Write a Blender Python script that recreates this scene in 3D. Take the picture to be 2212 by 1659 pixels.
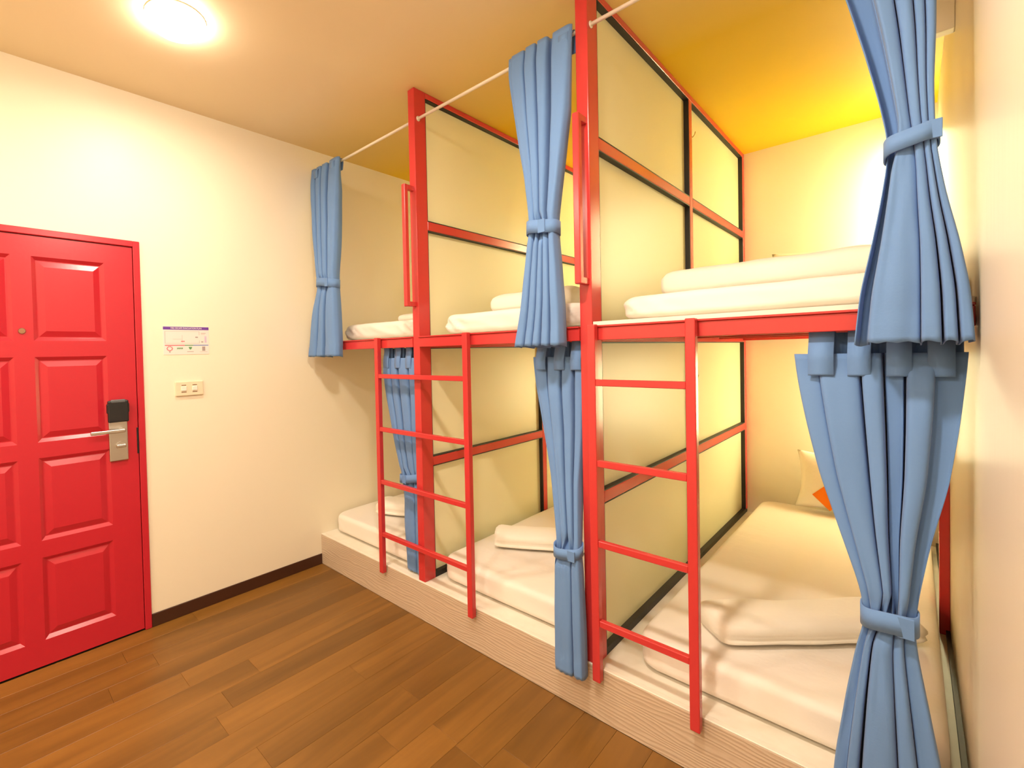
import bpy, bmesh, math, random
from mathutils import Vector, Matrix, noise

for o in list(bpy.data.objects):
    bpy.data.objects.remove(o, do_unlink=True)
S = bpy.context.scene
COL = S.collection

# ------------------------------------------------------------------ camera
CAM = (2.78855, -1.69746, 1.41575)
YAW, PITCH, ROLL = -0.80753, -0.01821, -0.02338
fw = Vector((math.sin(YAW)*math.cos(PITCH), math.cos(YAW)*math.cos(PITCH), math.sin(PITCH)))
rt = Vector((math.cos(YAW), -math.sin(YAW), 0))
up = rt.cross(fw)
R_ = rt*math.cos(ROLL) + up*math.sin(ROLL)
U_ = -rt*math.sin(ROLL) + up*math.cos(ROLL)
cd = bpy.data.cameras.new('camera')
cam = bpy.data.objects.new('camera', cd)
COL.objects.link(cam)
m = Matrix((( R_.x, U_.x, -fw.x, CAM[0]), (R_.y, U_.y, -fw.y, CAM[1]), (R_.z, U_.z, -fw.z, CAM[2]), (0, 0, 0, 1)))
cam.matrix_world = m
cd.sensor_fit = 'HORIZONTAL'
cd.sensor_width = 36
cd.lens = 1017.57/2212*36
cd.shift_x = (1106-907.47)/2212
cd.shift_y = (781.756-829.5)/2212
cd.clip_start = 0.02
S.camera = cam

# ------------------------------------------------------------------ world, light, exposure
w = bpy.data.worlds.new('world')
S.world = w
w.use_nodes = True
w.node_tree.nodes['Background'].inputs[0].default_value = (1.0, 0.86, 0.68, 1)
w.node_tree.nodes['Background'].inputs[1].default_value = 0.05
S.view_settings.view_transform = 'Standard'
S.view_settings.look = 'None'
S.view_settings.gamma = 1
S.view_settings.use_curve_mapping = False
S.view_settings.exposure = 0.25

XW, YB, YF, ZC, ZP = 2.893, 2.3885, -3.40, 2.797, 0.2045
X1, X2 = 1.007, 1.952
ZB = 1.449

LAMP_COL = (1.0, 0.88, 0.72)
BAY_COL = (1.0, 0.91, 0.52)
LAMPS = [(0.726, -1.05), (2.20, -1.10), (0.726, -2.70), (2.10, -2.70)]  # last two are unseen, added to light deep into the bays
LAMP_W = [8, 25, 18, 22]

def add_light(name, typ, loc, energy, col, size=0.2, rot=(0, 0, 0), spread=None, shape='DISK'):
    l = bpy.data.lights.new(name, typ)
    l.energy = energy
    l.color = col
    if typ == 'AREA':
        l.shape = shape
        l.size = size
        if spread: l.spread = spread
    else:
        l.shadow_soft_size = size
    o = bpy.data.objects.new(name, l)
    o.location = loc
    o.rotation_euler = rot
    COL.objects.link(o)
    return o

for (x, y), lw in zip(LAMPS, LAMP_W):
    add_light('ceiling_lamp_light', 'AREA', (x, y, ZC-0.066), lw, LAMP_COL, 0.15 if y > -2 else 0.17)
# unseen upright tube lamps added to brighten every bay, right-hand corner of the back wall: x, z0, z1, watts
BAY_FILL_LAMPS = [(2.79, 1.86, 2.60, 17.0), (1.84, 1.86, 2.60, 17.0), (2.80, 0.74, 1.36, 20.0), (1.84, 0.74, 1.36, 17.0), (0.89, 1.86, 2.60, 12.0), (0.89, 0.74, 1.36, 10.0)]

# ------------------------------------------------------------------ helpers
def prop(o, label=None, cat=None, group=None, kind=None):
    if label: o['label'] = label
    if cat: o['category'] = cat
    if group: o['group'] = group
    if kind: o['kind'] = kind
    return o

def empty(name, loc=(0, 0, 0), **k):
    o = bpy.data.objects.new(name, None)
    o.location = loc
    o.empty_display_size = 0.05
    COL.objects.link(o)
    return prop(o, **k)

def link_mesh(name, me, mat, parent=None, smooth=False, **k):
    o = bpy.data.objects.new(name, me)
    COL.objects.link(o)
    if mat is not None and not me.materials:
        for mm in (mat if isinstance(mat, (list, tuple)) else [mat]):
            me.materials.append(mm)
    if smooth:
        for p in me.polygons: p.use_smooth = True
    if parent is not None:
        o.parent = parent
        o.matrix_parent_inverse = Matrix.Translation(-Vector(parent_loc(parent)))
    return prop(o, **k)

def parent_loc(p):
    v = Vector((0, 0, 0))
    while p is not None:
        v += Vector(p.location)
        p = p.parent if p.parent and p.type == 'EMPTY' else None
    return v

def from_bm(name, bm, mat, parent=None, smooth=False, **k):
    bmesh.ops.recalc_face_normals(bm, faces=bm.faces)
    me = bpy.data.meshes.new(name)
    bm.to_mesh(me)
    bm.free()
    return link_mesh(name, me, mat, parent, smooth, **k)

def add_box(bm, x0, x1, y0, y1, z0, z1, bev=0.0, seg=1):
    t = bmesh.new()
    v = [t.verts.new((x, y, z)) for x in (x0, x1) for y in (y0, y1) for z in (z0, z1)]
    for f in ((0, 1, 3, 2), (4, 6, 7, 5), (0, 4, 5, 1), (2, 3, 7, 6), (0, 2, 6, 4), (1, 5, 7, 3)):
        t.faces.new([v[i] for i in f])
    if bev > 0:
        bmesh.ops.bevel(t, geom=list(t.edges), offset=bev, segments=seg, profile=0.5, affect='EDGES')
    bmesh.ops.recalc_face_normals(t, faces=t.faces)
    me = bpy.data.meshes.new('tmp')
    t.to_mesh(me)
    t.free()
    bm.from_mesh(me)
    bpy.data.meshes.remove(me)

def box(name, mat, x0, x1, y0, y1, z0, z1, parent=None, bev=0.0, seg=1, **k):
    bm = bmesh.new()
    add_box(bm, x0, x1, y0, y1, z0, z1, bev, seg)
    return from_bm(name, bm, mat, parent, **k)

def add_cyl(bm, p0, p1, r, n=16, r2=None):
    p0, p1 = Vector(p0), Vector(p1)
    d = (p1-p0)
    q = d.to_track_quat('Z', 'Y').to_matrix()
    r2 = r if r2 is None else r2
    a, b = [], []
    for i in range(n):
        t = 2*math.pi*i/n
        e = q @ Vector((math.cos(t), math.sin(t), 0))
        a.append(bm.verts.new(p0+e*r))
        b.append(bm.verts.new(p1+e*r2))
    for i in range(n):
        j = (i+1) % n
        bm.faces.new((a[i], a[j], b[j], b[i]))
    bm.faces.new(a[::-1])
    bm.faces.new(b)

def add_tube(bm, pts, r, n=8):
    pts = [Vector(p) for p in pts]
    rings = []
    for i, p in enumerate(pts):
        d = (pts[min(i+1, len(pts)-1)]-pts[max(i-1, 0)]).normalized()
        q = d.to_track_quat('Z', 'Y').to_matrix()
        rings.append([bm.verts.new(p+q @ Vector((math.cos(2*math.pi*k/n), math.sin(2*math.pi*k/n), 0))*r) for k in range(n)])
    for a, b in zip(rings, rings[1:]):
        for k in range(n):
            bm.faces.new((a[k], a[(k+1) % n], b[(k+1) % n], b[k]))
    bm.faces.new(rings[0][::-1])
    bm.faces.new(rings[-1])

def add_lathe(bm, prof, c, n=32):
    rings = []
    for r, z in prof:
        rings.append([bm.verts.new((c[0]+r*math.cos(2*math.pi*k/n), c[1]+r*math.sin(2*math.pi*k/n), z)) for k in range(n)])
    for a, b in zip(rings, rings[1:]):
        for k in range(n):
            bm.faces.new((a[k], a[(k+1) % n], b[(k+1) % n], b[k]))
    bm.faces.new(rings[0])
    bm.faces.new(rings[-1])

# ------------------------------------------------------------------ materials
def mat(name, col, rough=0.5, metal=0.0, spec=0.5, bump=None, var=None, coat=0.0, trans=0.0, sheen=0.0):
    mt = bpy.data.materials.new(name)
    mt.use_nodes = True
    nt = mt.node_tree
    b = nt.nodes['Principled BSDF']
    b.inputs['Base Color'].default_value = (*col, 1)
    b.inputs['Roughness'].default_value = rough
    b.inputs['Metallic'].default_value = metal
    b.inputs['Specular IOR Level'].default_value = spec
    b.inputs['Coat Weight'].default_value = coat
    b.inputs['Sheen Weight'].default_value = sheen
    tc = nt.nodes.new('ShaderNodeTexCoord')
    if var:                                   # (scale, second colour, factor)
        n = nt.nodes.new('ShaderNodeTexNoise')
        n.inputs['Scale'].default_value = var[0]
        n.inputs['Detail'].default_value = 4
        nt.links.new(tc.outputs['Object'], n.inputs['Vector'])
        rp = nt.nodes.new('ShaderNodeValToRGB')
        rp.color_ramp.elements[0].position = 0.35
        rp.color_ramp.elements[1].position = 0.7
        rp.color_ramp.elements[0].color = (*col, 1)
        rp.color_ramp.elements[1].color = (*var[1], 1)
        nt.links.new(n.outputs['Fac'], rp.inputs['Fac'])
        nt.links.new(rp.outputs['Color'], b.inputs['Base Color'])
    if bump:                                  # (scale, strength, distance, stretch)
        n2 = nt.nodes.new('ShaderNodeTexNoise')
        n2.inputs['Scale'].default_value = bump[0]
        n2.inputs['Detail'].default_value = 3
        mp = nt.nodes.new('ShaderNodeMapping')
        mp.inputs['Scale'].default_value = bump[3] if len(bump) > 3 else (1, 1, 1)
        nt.links.new(tc.outputs['Object'], mp.inputs['Vector'])
        nt.links.new(mp.outputs['Vector'], n2.inputs['Vector'])
        bp = nt.nodes.new('ShaderNodeBump')
        bp.inputs['Strength'].default_value = bump[1]
        bp.inputs['Distance'].default_value = bump[2]
        nt.links.new(n2.outputs['Fac'], bp.inputs['Height'])
        nt.links.new(bp.outputs['Normal'], b.inputs['Normal'])
    return mt

def emis(name, col, strength):
    mt = bpy.data.materials.new(name)
    mt.use_nodes = True
    b = mt.node_tree.nodes['Principled BSDF']
    b.inputs['Base Color'].default_value = (0.9, 0.9, 0.85, 1)
    b.inputs['Emission Color'].default_value = (*col, 1)
    b.inputs['Emission Strength'].default_value = strength
    return mt

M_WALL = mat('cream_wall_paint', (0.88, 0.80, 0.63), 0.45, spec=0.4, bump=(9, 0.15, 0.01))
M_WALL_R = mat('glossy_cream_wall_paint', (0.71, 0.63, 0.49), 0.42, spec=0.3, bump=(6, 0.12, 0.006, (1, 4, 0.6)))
M_PANEL = mat('pale_yellow_panel_board', (0.87, 0.82, 0.55), 0.36, spec=0.4, bump=(5, 0.08, 0.006))
M_RED = mat('red_gloss_metal_paint', (0.58, 0.040, 0.040), 0.22, spec=0.5, bump=(60, 0.06, 0.002))
M_DOOR = mat('red_gloss_door_paint', (0.52, 0.016, 0.032), 0.28, spec=0.5, bump=(70, 0.08, 0.002))
M_BLACK = mat('black_rubber_gasket', (0.012, 0.009, 0.008), 0.55)
M_BASEB = mat('dark_brown_skirting', (0.055, 0.018, 0.008), 0.4)
M_WHITE = mat('white_painted_board', (0.86, 0.80, 0.68), 0.45, var=(12, (0.80, 0.73, 0.60), 1))
M_SHEET = mat('white_cotton_sheet', (0.86, 0.79, 0.70), 0.8, spec=0.2, bump=(22, 0.25, 0.006, (1, 1, 1)), sheen=0.1)
M_TOWEL = mat('white_cotton_blanket', (0.90, 0.84, 0.73), 0.9, spec=0.15, bump=(60, 0.3, 0.004), sheen=0.2)
M_ORANGE = mat('orange_fabric', (0.85, 0.20, 0.01), 0.8, spec=0.2)
M_STEEL = mat('brushed_steel', (0.62, 0.60, 0.56), 0.32, metal=1.0, bump=(40, 0.05, 0.001, (1, 1, 12)))
M_DKPLASTIC = mat('black_plastic', (0.012, 0.012, 0.014), 0.35)
M_GREYPL = mat('grey_plastic', (0.11, 0.12, 0.13), 0.3)
M_CREAMPL = mat('cream_plastic', (0.82, 0.70, 0.50), 0.35)
M_WHITEPL = mat('white_plastic', (0.88, 0.82, 0.72), 0.3)
M_ROD = mat('white_enamel_rod', (0.82, 0.74, 0.62), 0.35)
M_BRASS = mat('brass', (0.75, 0.50, 0.18), 0.3, metal=1.0)
M_WOODUND = mat('varnished_plywood', (0.55, 0.30, 0.10), 0.45, bump=(20, 0.1, 0.003, (1, 0.1, 1)))
M_LAMP = emis('lamp_glass_glow', (1.0, 0.88, 0.76), 38)
M_PAPER = mat('laminated_paper', (0.84, 0.74, 0.70), 0.35)
M_PURPLE = mat('purple_print', (0.16, 0.05, 0.36), 0.4)
M_PINKP = mat('red_print', (0.75, 0.12, 0.16), 0.4)
M_GREENP = mat('green_print', (0.10, 0.30, 0.12), 0.4)
M_BLUEP = mat('blue_print', (0.13, 0.22, 0.52), 0.4)
M_GREYP = mat('grey_print', (0.38, 0.31, 0.30), 0.4)
M_LILACP = mat('lilac_print', (0.62, 0.50, 0.66), 0.4)
M_BRASSD = mat('dull_brass', (0.35, 0.20, 0.12), 0.35, metal=0.8)

def fabric(name, col):
    mt = mat(name, col, 0.75, spec=0.25, sheen=0.15)
    nt = mt.node_tree
    b = nt.nodes['Principled BSDF']
    tc = nt.nodes.new('ShaderNodeTexCoord')
    n = nt.nodes.new('ShaderNodeTexNoise')
    n.inputs['Scale'].default_value = 160
    n.inputs['Detail'].default_value = 2
    bp = nt.nodes.new('ShaderNodeBump')
    bp.inputs['Strength'].default_value = 0.12
    bp.inputs['Distance'].default_value = 0.002
    nt.links.new(tc.outputs['Object'], n.inputs['Vector'])
    nt.links.new(n.outputs['Fac'], bp.inputs['Height'])
    nt.links.new(bp.outputs['Normal'], b.inputs['Normal'])
    return mt
M_BLUE = fabric('blue_curtain_cloth', (0.138, 0.262, 0.525))

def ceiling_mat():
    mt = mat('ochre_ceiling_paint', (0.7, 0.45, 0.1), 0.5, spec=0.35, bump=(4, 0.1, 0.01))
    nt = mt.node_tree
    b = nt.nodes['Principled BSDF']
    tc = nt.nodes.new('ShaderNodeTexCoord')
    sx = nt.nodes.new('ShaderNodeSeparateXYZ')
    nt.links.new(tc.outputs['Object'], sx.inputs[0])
    mr = nt.nodes.new('ShaderNodeMapRange')  # glare and bounced light painted into one ceiling as a ramp along Y
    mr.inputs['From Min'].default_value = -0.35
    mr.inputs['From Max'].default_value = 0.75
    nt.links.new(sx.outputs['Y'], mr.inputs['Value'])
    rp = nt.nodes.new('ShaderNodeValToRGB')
    rp.color_ramp.elements[0].color = (0.86, 0.71, 0.46, 1)     # room: ochre paled to tan by painted-in lamp glare
    rp.color_ramp.elements[1].color = (0.76, 0.485, 0.008, 1)    # above the bunks: mustard, yellow bounce light put into the colour
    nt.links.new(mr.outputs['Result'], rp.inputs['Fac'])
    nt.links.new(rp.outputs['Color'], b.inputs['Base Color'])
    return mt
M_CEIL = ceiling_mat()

def wood_mat(name, light, dark, rough, random_tint=True, along='Y', gscale=1.0, bump=0.1, lo=0.35, hi=0.72):
    mt = bpy.data.materials.new(name)
    mt.use_nodes = True
    nt = mt.node_tree
    L = nt.links.new
    b = nt.nodes['Principled BSDF']
    b.inputs['Roughness'].default_value = rough
    tc = nt.nodes.new('ShaderNodeTexCoord')
    mp = nt.nodes.new('ShaderNodeMapping')
    sc = (8, 0.7, 8) if along == 'Y' else (0.9, 9, 9)
    mp.inputs['Scale'].default_value = [v*gscale for v in sc]
    L(tc.outputs['Object'], mp.inputs['Vector'])
    oi = nt.nodes.new('ShaderNodeObjectInfo')
    add = nt.nodes.new('ShaderNodeVectorMath')
    add.operation = 'ADD'
    mul = nt.nodes.new('ShaderNodeMath')
    mul.operation = 'MULTIPLY'
    mul.inputs[1].default_value = 57.0
    L(oi.outputs['Random'], mul.inputs[0])
    L(mp.outputs['Vector'], add.inputs[0])
    if random_tint:
        L(mul.outputs[0], add.inputs[1])
    n = nt.nodes.new('ShaderNodeTexNoise')
    n.inputs['Scale'].default_value = 1.0
    n.inputs['Detail'].default_value = 6
    n.inputs['Roughness'].default_value = 0.55
    n.inputs['Distortion'].default_value = 0.6
    L(add.outputs[0], n.inputs['Vector'])
    rp = nt.nodes.new('ShaderNodeValToRGB')
    rp.color_ramp.elements[0].position = lo
    rp.color_ramp.elements[1].position = hi
    rp.color_ramp.elements[0].color = (*dark, 1)
    rp.color_ramp.elements[1].color = (*light, 1)
    L(n.outputs['Fac'], rp.inputs['Fac'])
    out = rp.outputs['Color']
    if random_tint:
        hs = nt.nodes.new('ShaderNodeHueSaturation')
        mr = nt.nodes.new('ShaderNodeMapRange')
        mr.inputs['To Min'].default_value = 0.9
        mr.inputs['To Max'].default_value = 1.1
        L(oi.outputs['Random'], mr.inputs['Value'])
        L(mr.outputs['Result'], hs.inputs['Value'])
        L(out, hs.inputs['Color'])
        out = hs.outputs['Color']
    L(out, b.inputs['Base Color'])
    bp = nt.nodes.new('ShaderNodeBump')
    bp.inputs['Strength'].default_value = bump
    bp.inputs['Distance'].default_value = 0.003
    L(n.outputs['Fac'], bp.inputs['Height'])
    L(bp.outputs['Normal'], b.inputs['Normal'])
    return mt
M_FLOOR = wood_mat('oak_vinyl_plank', (0.28, 0.125, 0.021), (0.155, 0.068, 0.010), 0.40)
M_FLOORSUB = mat('floor_underlay', (0.10, 0.045, 0.015), 0.7)

def fascia_mat():
    mt = bpy.data.materials.new('embossed_wood_grain_board')
    mt.use_nodes = True
    nt = mt.node_tree
    L = nt.links.new
    b = nt.nodes['Principled BSDF']
    b.inputs['Roughness'].default_value = 0.38
    tc = nt.nodes.new('ShaderNodeTexCoord')
    mp = nt.nodes.new('ShaderNodeMapping')
    mp.inputs['Scale'].default_value = (1.5, 1, 7)
    L(tc.outputs['Object'], mp.inputs['Vector'])
    wv = nt.nodes.new('ShaderNodeTexWave')
    wv.wave_type = 'BANDS'
    wv.bands_direction = 'Z'
    wv.inputs['Scale'].default_value = 3.4
    wv.inputs['Distortion'].default_value = 16.0
    wv.inputs['Detail'].default_value = 3
    wv.inputs['Detail Scale'].default_value = 0.55
    L(mp.outputs['Vector'], wv.inputs['Vector'])
    rp = nt.nodes.new('ShaderNodeValToRGB')
    rp.color_ramp.elements[0].color = (0.58, 0.44, 0.31, 1)
    rp.color_ramp.elements[1].color = (0.65, 0.51, 0.375, 1)
    rp.color_ramp.elements[0].position = 0.62
    rp.color_ramp.elements[1].position = 0.96
    L(wv.outputs['Fac'], rp.inputs['Fac'])
    L(rp.outputs['Color'], b.inputs['Base Color'])
    b.inputs['Coat Weight'].default_value = 0.25
    b.inputs['Coat Roughness'].default_value = 0.15
    bp = nt.nodes.new('ShaderNodeBump')
    bp.inputs['Strength'].default_value = 0.22
    bp.inputs['Distance'].default_value = 0.004
    L(wv.outputs['Fac'], bp.inputs['Height'])
    L(bp.outputs['Normal'], b.inputs['Normal'])
    return mt
M_FASCIA = fascia_mat()

# ------------------------------------------------------------------ the room
fl = box('floor', M_FLOORSUB, -0.1, XW+0.1, YF-0.1, YB+0.1, -0.10, -0.012, kind='structure')
rng = random.Random(4)
PW = 0.127
x = -0.005
row = 0
while x < XW-0.001:
    x0, x1 = max(x, 0.001), min(x+PW, XW-0.001)
    y = YF - rng.random()*1.0 if row else YF-0.4
    while y < 0:
        ln = rng.uniform(0.9, 1.25)
        if -0.2 < y+ln < 0: ln = 0.001-y
        y0, y1 = max(y, YF+0.001), min(y+ln, -0.0005)
        if y1-y0 > 0.02:
            bm = bmesh.new()
            add_box(bm, x0+0.0003, x1-0.0003, y0+0.0003, y1-0.0003, -0.012, 0.0, 0.0007)
            from_bm('plank', bm, M_FLOOR, fl)
        y += ln
    x += PW
    row += 1

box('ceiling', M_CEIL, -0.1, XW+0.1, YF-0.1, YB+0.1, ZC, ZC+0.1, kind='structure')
DY0, DY1, DZ = -1.905, -1.04, 2.03
bm = bmesh.new()
add_box(bm, -0.1, 0, DY1, YB+0.1, 0, ZC)
add_box(bm, -0.1, 0, DY0, DY1, DZ, ZC)
add_box(bm, -0.1, 0, YF-0.1, DY0, 0, ZC)
from_bm('wall_left', bm, M_WALL, kind='structure')
box('wall_back', M_WALL, 0, XW, YB, YB+0.1, 0, ZC, kind='structure')
box('wall_front', M_WALL, 0, XW, YF-0.1, YF, 0, ZC, kind='structure')
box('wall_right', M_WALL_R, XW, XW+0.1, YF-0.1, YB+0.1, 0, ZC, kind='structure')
box('baseboard_left', M_BASEB, 0, 0.008, DY1+0.001, -0.001, 0, 0.07, kind='structure', bev=0.002)
# dark strip along the foot of the right wall, on the bed platform
box('trim_1', M_BLACK, XW-0.012, XW, 0.10, YB-0.002, ZP, ZP+0.022, kind='structure')
# boxed-in duct in the corner of ceiling and right wall
box('trim_2', M_WALL, XW-0.20, XW, 0.745, 0.79, 2.478, ZC, kind='structure', bev=0.003)

# ------------------------------------------------------------------ the door
door = empty('door_1', (0, (DY0+DY1)/2, 0), kind='structure')
FW = 0.031
bm = bmesh.new()
add_box(bm, -0.1, 0.010, DY1-FW, DY1, 0, DZ, 0.003)
add_box(bm, -0.1, 0.010, DY0, DY0+FW, 0, DZ, 0.003)
add_box(bm, -0.1, 0.0098, DY0+FW-0.003, DY1-FW+0.003, DZ-FW, DZ, 0.003)
from_bm('door_frame', bm, M_DOOR, door)
LY0, LY1, LZ0, LZ1 = DY0+FW+0.003, DY1-FW-0.003, 0.008, DZ-FW-0.003
cols = [(-1.478, -1.195), (-1.838, -1.556)]
cols = [(-1.480, -1.198), (-1.832, -1.552)]
rows = [(1.514, 1.903), (1.045, 1.440), (0.588, 0.972), (0.126, 0.510)]
DF = 0.0                       # face of the leaf
bm = bmesh.new()
add_box(bm, -0.045, DF-0.012, LY0, LY1, LZ0, LZ1)
ys = [LY0, cols[1][0], cols[1][1], cols[0][0], cols[0][1], LY1]
for a, b in ((0, 1), (2, 3), (4, 5)):
    add_box(bm, -0.014, DF, ys[a], ys[b], LZ0, LZ1)
zs = [LZ0] + [v for r in reversed(rows) for v in r] + [LZ1]
for c in cols:
    for i in range(0, len(zs), 2):
        add_box(bm, -0.014, DF, c[0], c[1], zs[i], zs[i+1])
    for r in rows:            # sloping moulding round each opening
        y0, y1, z0, z1 = c[0], c[1], r[0], r[1]
        t = 0.016
        q = [(DF, y0, z0), (DF, y1, z0), (DF, y1, z1), (DF, y0, z1)]
        p = [(DF-0.0118, y0+t, z0+t), (DF-0.0118, y1-t, z0+t), (DF-0.0118, y1-t, z1-t), (DF-0.0118, y0+t, z1-t)]
        A = [bm.verts.new(v) for v in q]
        B = [bm.verts.new(v) for v in p]
        for k in range(4):
            bm.faces.new((A[k], A[(k+1) % 4], B[(k+1) % 4], B[k]))
leaf = from_bm('door_leaf', bm, M_DOOR, door)
for c in cols:
    for r in rows:
        bm = bmesh.new()
        y0, y1, z0, z1 = c[0]+0.020, c[1]-0.020, r[0]+0.020, r[1]-0.020
        t = 0.026
        A = [bm.verts.new(v) for v in [(DF-0.0119, y0, z0), (DF-0.0119, y1, z0), (DF-0.0119, y1, z1), (DF-0.0119, y0, z1)]]
        B = [bm.verts.new(v) for v in [(DF-0.002, y0+t, z0+t), (DF-0.002, y1-t, z0+t), (DF-0.002, y1-t, z1-t), (DF-0.002, y0+t, z1-t)]]
        for k in range(4):
            bm.faces.new((A[k], A[(k+1) % 4], B[(k+1) % 4], B[k]))
        bm.faces.new(B)
        bm.faces.new(A[::-1])
        from_bm('door_panel', bm, M_DOOR, door)
bm = bmesh.new()
add_cyl(bm, (DF, -1.521, 1.559), (DF+0.006, -1.521, 1.559), 0.014, 20, 0.012)
add_cyl(bm, (DF+0.006, -1.521, 1.559), (DF+0.008, -1.521, 1.559), 0.008, 20)
from_bm('peephole', bm, M_BRASSD, door, label='small dull brass peephole')
# lock with card reader
bm = bmesh.new()
add_box(bm, DF, DF+0.014, -1.204, -1.122, 0.908, 1.200, 0.004, 2)
lock = from_bm('lock_plate', bm, M_STEEL, door, label='brushed steel lock plate')
bm = bmesh.new()
add_box(bm, DF+0.012, DF+0.034, -1.208, -1.118, 1.105, 1.215, 0.006, 2)
add_box(bm, DF+0.010, DF+0.030, -1.212, -1.114, 1.150, 1.200, 0.006, 2)
from_bm('card_reader', bm, M_DKPLASTIC, lock, label='black card reader on top of the lock')
box('reader_cap', M_GREYPL, DF+0.014, DF+0.035, -1.195, -1.131, 1.203, 1.219, lock, 0.004, 2)
bm = bmesh.new()
add_cyl(bm, (DF+0.012, -1.150, 1.062), (DF+0.05, -1.150, 1.062), 0.013, 16)
add_box(bm, DF+0.040, DF+0.054, -1.285, -1.138, 1.054, 1.072, 0.004, 2)
from_bm('lever_handle', bm, M_STEEL, lock)
bm = bmesh.new()
add_cyl(bm, (DF+0.012, -1.155, 0.985), (DF+0.020, -1.155, 0.985), 0.020, 20)
add_box(bm, DF+0.018, DF+0.036, -1.176, -1.134, 0.977, 0.993, 0.004, 2)
from_bm('thumb_turn', bm, M_STEEL, lock)
bm = bmesh.new()
add_box(bm, DF-0.004, DF+0.0035, DY1-FW-0.009, DY1-FW-0.001, 0.93, 1.065, 0.001)
from_bm('latch_strike', bm, M_DKPLASTIC, door, label='dark latch strip at the leaf edge')

# ------------------------------------------------------------------ wall notice and switch on the left wall
def text_mesh(s, size, m_, loc, rot, parent, name='lettering', xs=1.0):
    cu = bpy.data.curves.new(name, 'FONT')
    cu.body = s
    cu.size = size
    cu.align_x = 'CENTER'
    cu.align_y = 'CENTER'
    cu.extrude = 0.0002
    to = bpy.data.objects.new('tmp', cu)
    COL.objects.link(to)
    dg = bpy.context.evaluated_depsgraph_get()
    me = bpy.data.meshes.new_from_object(to.evaluated_get(dg))
    bpy.data.objects.remove(to, do_unlink=True)
    me.materials.clear()
    me.transform(Matrix.Translation(loc) @ rot @ Matrix.Diagonal((xs, 1, 1, 1)))
    return link_mesh(name, me, m_, parent)
ROT_L = Matrix(((0, 0, 1, 0), (1, 0, 0, 0), (0, 1, 0, 0), (0, 0, 0, 1)))   # text facing +X, reading along +Y
ny0, ny1, nz0, nz1 = -0.940, -0.702, 1.440, 1.594
notice = empty('wall_notice', (0, (ny0+ny1)/2, nz0), label='laminated notice with a purple header on the cream wall beside the door', cat='notice')
def nrect(name, m_, u0, u1, v0, v1, d=0.0004, parent=notice):
    wd, ht = ny1-ny0, nz1-nz0
    return box(name, m_, 0.0015, 0.0015+d, ny0+u0*wd, ny0+u1*wd, nz0+v0*ht, nz0+v1*ht, parent)
box('sheet', M_PAPER, 0, 0.0016, ny0, ny1, nz0, nz1, notice)
nrect('header_band', M_PURPLE, 0, 1, 0.885, 0.99)
text_mesh('FIRE ESCAPE EVACUATION PLAN', 0.0125, M_WHITEPL, (0.0022, (ny0+ny1)/2, nz0+0.937*(nz1-nz0)), ROT_L, notice, xs=0.88)
bm = bmesh.new()
wd, ht = ny1-ny0, nz1-nz0
def nbar(u0, u1, v0, v1):
    add_box(bm, 0.0015, 0.0019, ny0+u0*wd, ny0+u1*wd, nz0+v0*ht, nz0+v1*ht)
nbar(0.035, 0.042, 0.40, 0.83); nbar(0.775, 0.782, 0.40, 0.50); nbar(0.775, 0.782, 0.70, 0.83)
nbar(0.035, 0.782, 0.825, 0.832); nbar(0.035, 0.782, 0.395, 0.402)
nbar(0.69, 0.75, 0.60, 0.64); nbar(0.40, 0.404, 0.42, 0.70); nbar(0.20, 0.404, 0.55, 0.556)
nbar(0.82, 0.87, 0.43, 0.47); nbar(0.82, 0.93, 0.76, 0.775); nbar(0.82, 0.91, 0.73, 0.74)
from_bm('floor_plan_lines', bm, M_GREYP, notice)
nrect('you_are_here_mark', M_PINKP, 0.375, 0.455, 0.455, 0.485)
nrect('map_inset', M_LILACP, 0.90, 0.945, 0.42, 0.66)
nrect('colour_stripe', M_PINKP, 0.03, 0.45, 0.315, 0.345)
nrect('colour_stripe', M_GREENP, 0.45, 0.64, 0.315, 0.345)
nrect('colour_stripe', M_BLUEP, 0.64, 0.985, 0.315, 0.345)
bm = bmesh.new()
for k in range(10):
    a = 2*math.pi*k/10
    cy_, cz_ = ny0+0.13*wd+0.013*math.cos(a), nz0+0.215*ht+0.011*math.sin(a)
    add_box(bm, 0.0015, 0.0019, cy_-0.003, cy_+0.003, cz_-0.0025, cz_+0.0025)
from_bm('round_emblem', bm, M_PINKP, notice)
nrect('emblem_stem', M_GREYP, 0.118, 0.142, 0.075, 0.125)
bm = bmesh.new()
for k in range(6):
    u = 0.285+0.022*k
    nbar(u, u+0.017, 0.19+0.008*(k % 2), 0.245)
from_bm('green_wordmark', bm, M_GREENP, notice)
bm = bmesh.new()
A = [bm.verts.new((0.0020, ny0+u*wd, nz0+v*ht)) for u, v in ((0.535, 0.27), (0.615, 0.27), (0.60, 0.20), (0.575, 0.17), (0.55, 0.20))]
bm.faces.new(A)
r = bmesh.ops.extrude_face_region(bm, geom=bm.faces[:])
for v in [g for g in r['geom'] if isinstance(g, bmesh.types.BMVert)]: v.co.x -= 0.0005
from_bm('shield_mark', bm, M_GREENP, notice)
bm = bmesh.new()
for k in range(8):
    nbar(0.505+0.018*k, 0.517+0.018*k, 0.085, 0.115)
nbar(0.84, 0.91, 0.12, 0.28)
nbar(0.78, 0.96, 0.085, 0.092)
from_bm('small_print', bm, M_GREYP, notice, kind='stuff')

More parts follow.
